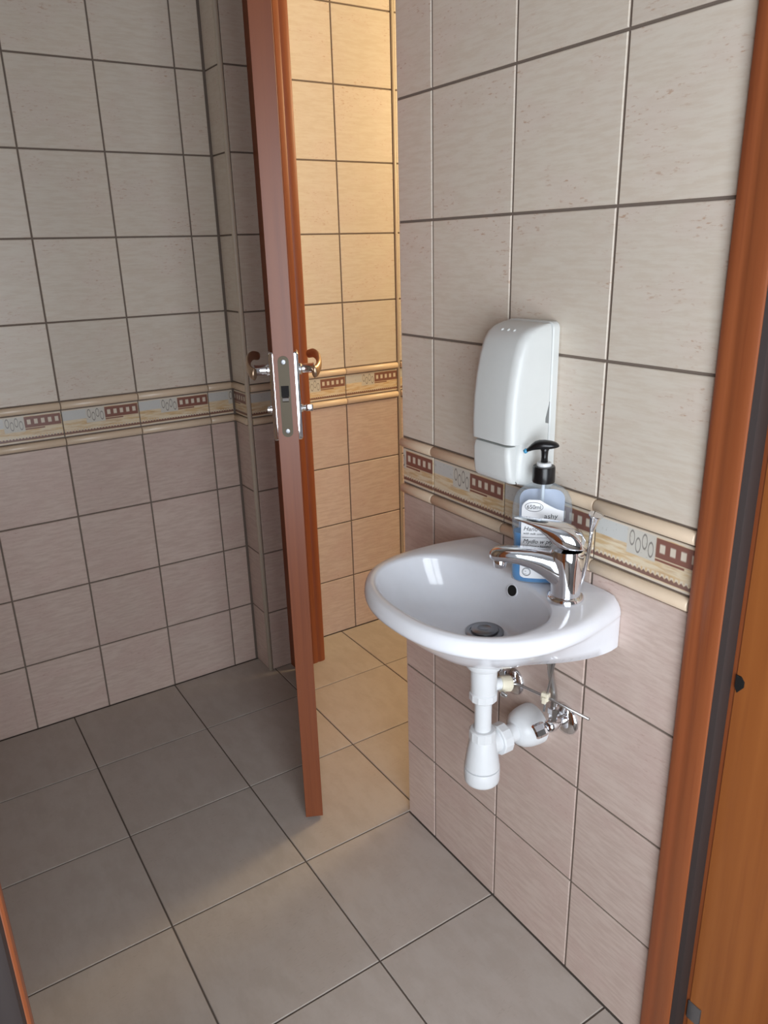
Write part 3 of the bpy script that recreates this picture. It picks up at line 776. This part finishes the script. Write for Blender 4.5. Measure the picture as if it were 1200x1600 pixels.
def lab_f(z):
    r = .006
    h = .0305
    ze = .0105
    if z < ze+r: q = r-math.sqrt(max(0, r*r-(ze+r-z)**2)); return (-h+q, h-q)
    # wavy top edge: higher at the left, dipping to the right
    top = .1310
    if z > .115:
        t = (z-.115)/(top-.115)
        return (-h + .010*t**3, lerp(h-.001, -h+.026, t**.8))
    return (-h, h)
front = label_sheet('front_label', {'z': [.0105, .012, .014, .0165, .03, .045, .06, .075, .09, .10, .109, .115, .118, .121, .124, .127, .1295, .1310], 'f': lab_f}, .0009, LABELM)
def lab_b(z):
    h = .0335; top = .138; r = .014
    if z > top-r: q = r-math.sqrt(max(0, r*r-(z-(top-r))**2)); return (-h+q, h-q)
    return (-h, h)
label_sheet('back_label', {'z': [.012, .04, .062, .08, .1, .112, .124, .128, .132, .135, .1365, .138], 'f': lab_b}, -.0022, BACKLAB, False)
bm = bmesh.new(); tube(bm, [(0, 0, .155), (0, .001, .10), (.004, .002, .012)], .0028, 10, 5); build('dip_tube', bm, plain('cloudy_tube', lin(206,216,226), .3), bottle, True)
bm = bmesh.new(); K = 48
rs = []
for z, r, k in ((.153, .0160, 0), (.1545, .0166, 1), (.1745, .0164, 1), (.1765, .0155, 0), (.1768, .0120, 0)):
    rs.append([Vector((math.cos(2*PI*i/K)*r*(1.0+(.012 if k and i % 2 else 0)), math.sin(2*PI*i/K)*r*(1.0+(.012 if k and i % 2 else 0)), z)) for i in range(K)])
rings(bm, rs); build('pump_collar', bm, BLACKP, bottle, True, angle=40)
bm = bmesh.new(); lathe(bm, [(.0108, .1760), (.0108, .1805), (.0098, .1818), (.006, .1820)], 28); build('pump_ring', bm, PIPE, bottle, True, angle=40)
bm = bmesh.new(); lathe(bm, [(.0052, .181), (.0048, .190), (.0055, .198), (.0075, .203)], 20); build('pump_stem', bm, BLACKP, bottle, True)
# pump head: wide thumb pad with a drooping nozzle to the left
bm = bmesh.new(); rs = []
for x, zt, zb, hw in ((.0205, .2060, .2055, .003), (.0190, .2085, .2040, .0065), (.0150, .2110, .2025, .0090), (.0080, .2130, .2012, .0105), (0, .2140, .2005, .0108), (-.008, .2138, .2002, .0100), (-.014, .2120, .1995, .0080), (-.0185, .2085, .1985, .0058), (-.0225, .2045, .1972, .0045), (-.0262, .2010, .1962, .0038)):
    zc, hz = (zt+zb)/2, (zt-zb)/2
    rs.append([Vector((x, hw*math.cos(2*PI*i/18), zc+hz*math.sin(2*PI*i/18))) for i in range(18)])
rings(bm, rs); build('pump_head', bm, BLACKP, bottle, True, angle=60)
bm = bmesh.new(); lathe(bm, [(.0012, -.001), (.0032, .0005), (.0034, .003), (.0028, .0052), (.0001, .006)], 14, (-.0255, 0, .1990), (-.80, 0, -.55)); build('nozzle_tip', bm, BLUETIP, bottle, True)['label'] = 'blue soap-wet nozzle tip'
# print on the label
TR = (PI/2, 0, 0)
def on_label(x, z, off=.0014):
    hw, hd = bw(z); return (x, -(hd*max(0, 1-abs(x/hw)**2.6)**(1/2.6)+off), z)
def ltext(s, size, x, z, shear=0., bold=0., xs=1.0, name='lettering'):
    """one line of print; vertices are wrapped onto the label's curve"""
    o = text(s, size, INK, front, (0, 0, 0), (0, 0, 0), shear, name, 'LEFT', bold, xs)
    for v in o.data.vertices:
        px, pz, py = v.co.x+x, v.co.y+z, v.co.z
        hw, hd = bw(pz); v.co = Vector((px, -(hd*max(0, 1-abs(px/hw)**2.6)**(1/2.6)+.0012+py), pz))
    return o
ltext('650ml', .0085, -.0235, .1178, 0, 0)
ltext('ashy', .0100, .0020, .1045, .05, -.00005, 1.15)
ltext('Hand soap', .0092, -.0275, .0845, .30, 0, 1.05)
ltext('with milk cotton oil', .0047, -.0275, .0787, .30, 0, 1.05)
ltext('Mydło w płynie', .0088, -.0275, .0655, .30, 0, 1.0)
ltext('z olejkiem z bawełny', .0047, -.0275, .0595, .30, 0, 1.05)
bm = bmesh.new(); box(bm, (-.0285, -.0003, -.0002), (.026, .0003, .0002)); build('printed_rule', bm, INK, front, loc=on_label(0, .0745, .0010))
def printed_ring(cx, cz, rx, rz, wd, n=36):
    bm = bmesh.new(); A = []; 
    for k in range(n):
        a = 2*PI*k/n; row = []
        for rr, off in ((-wd/2, .0011), (wd/2, .0011), (wd/2, .0014), (-wd/2, .0014)):
            x = cx+math.cos(a)*(rx+rr); z = cz+math.sin(a)*(rz+rr); row.append(bm.verts.new(on_label(x, z, off)))
        A.append(row)
    for k in range(n):
        a, b = A[k], A[(k+1) % n]
        for i in range(4): bm.faces.new((a[i], a[(i+1)%4], b[(i+1)%4], b[i]))
    build('printed_ring', bm, INK, front)
printed_ring(-.0128, .1208, .0130, .0066, .0006)
printed_ring(-.0205, .0205, .0062, .0062, .0005); printed_ring(-.0205, .0205, .0052, .0052, .0003)
ltext('••', .0042, -.0232, .0200, 0, 0, .8); ltext('~~~', .0030, -.0242, .0165, 0, 0, .8)

# labels of the visible setting
for o_, t_ in ((floor, 'grey-beige square tiled floor running through the open cubicle doorway'),
               (wall_right, 'cream tiled wall carrying the washbasin and soap dispenser'),
               (wall_back, 'dim tiled wall at the left with a printed border band'),
               (wall_far, 'warm lamp-lit tiled wall seen through the gap right of the open door'),
               (wall_pier, 'narrow tiled pier between the dim wall and the open door')):
    o_['label'] = t_
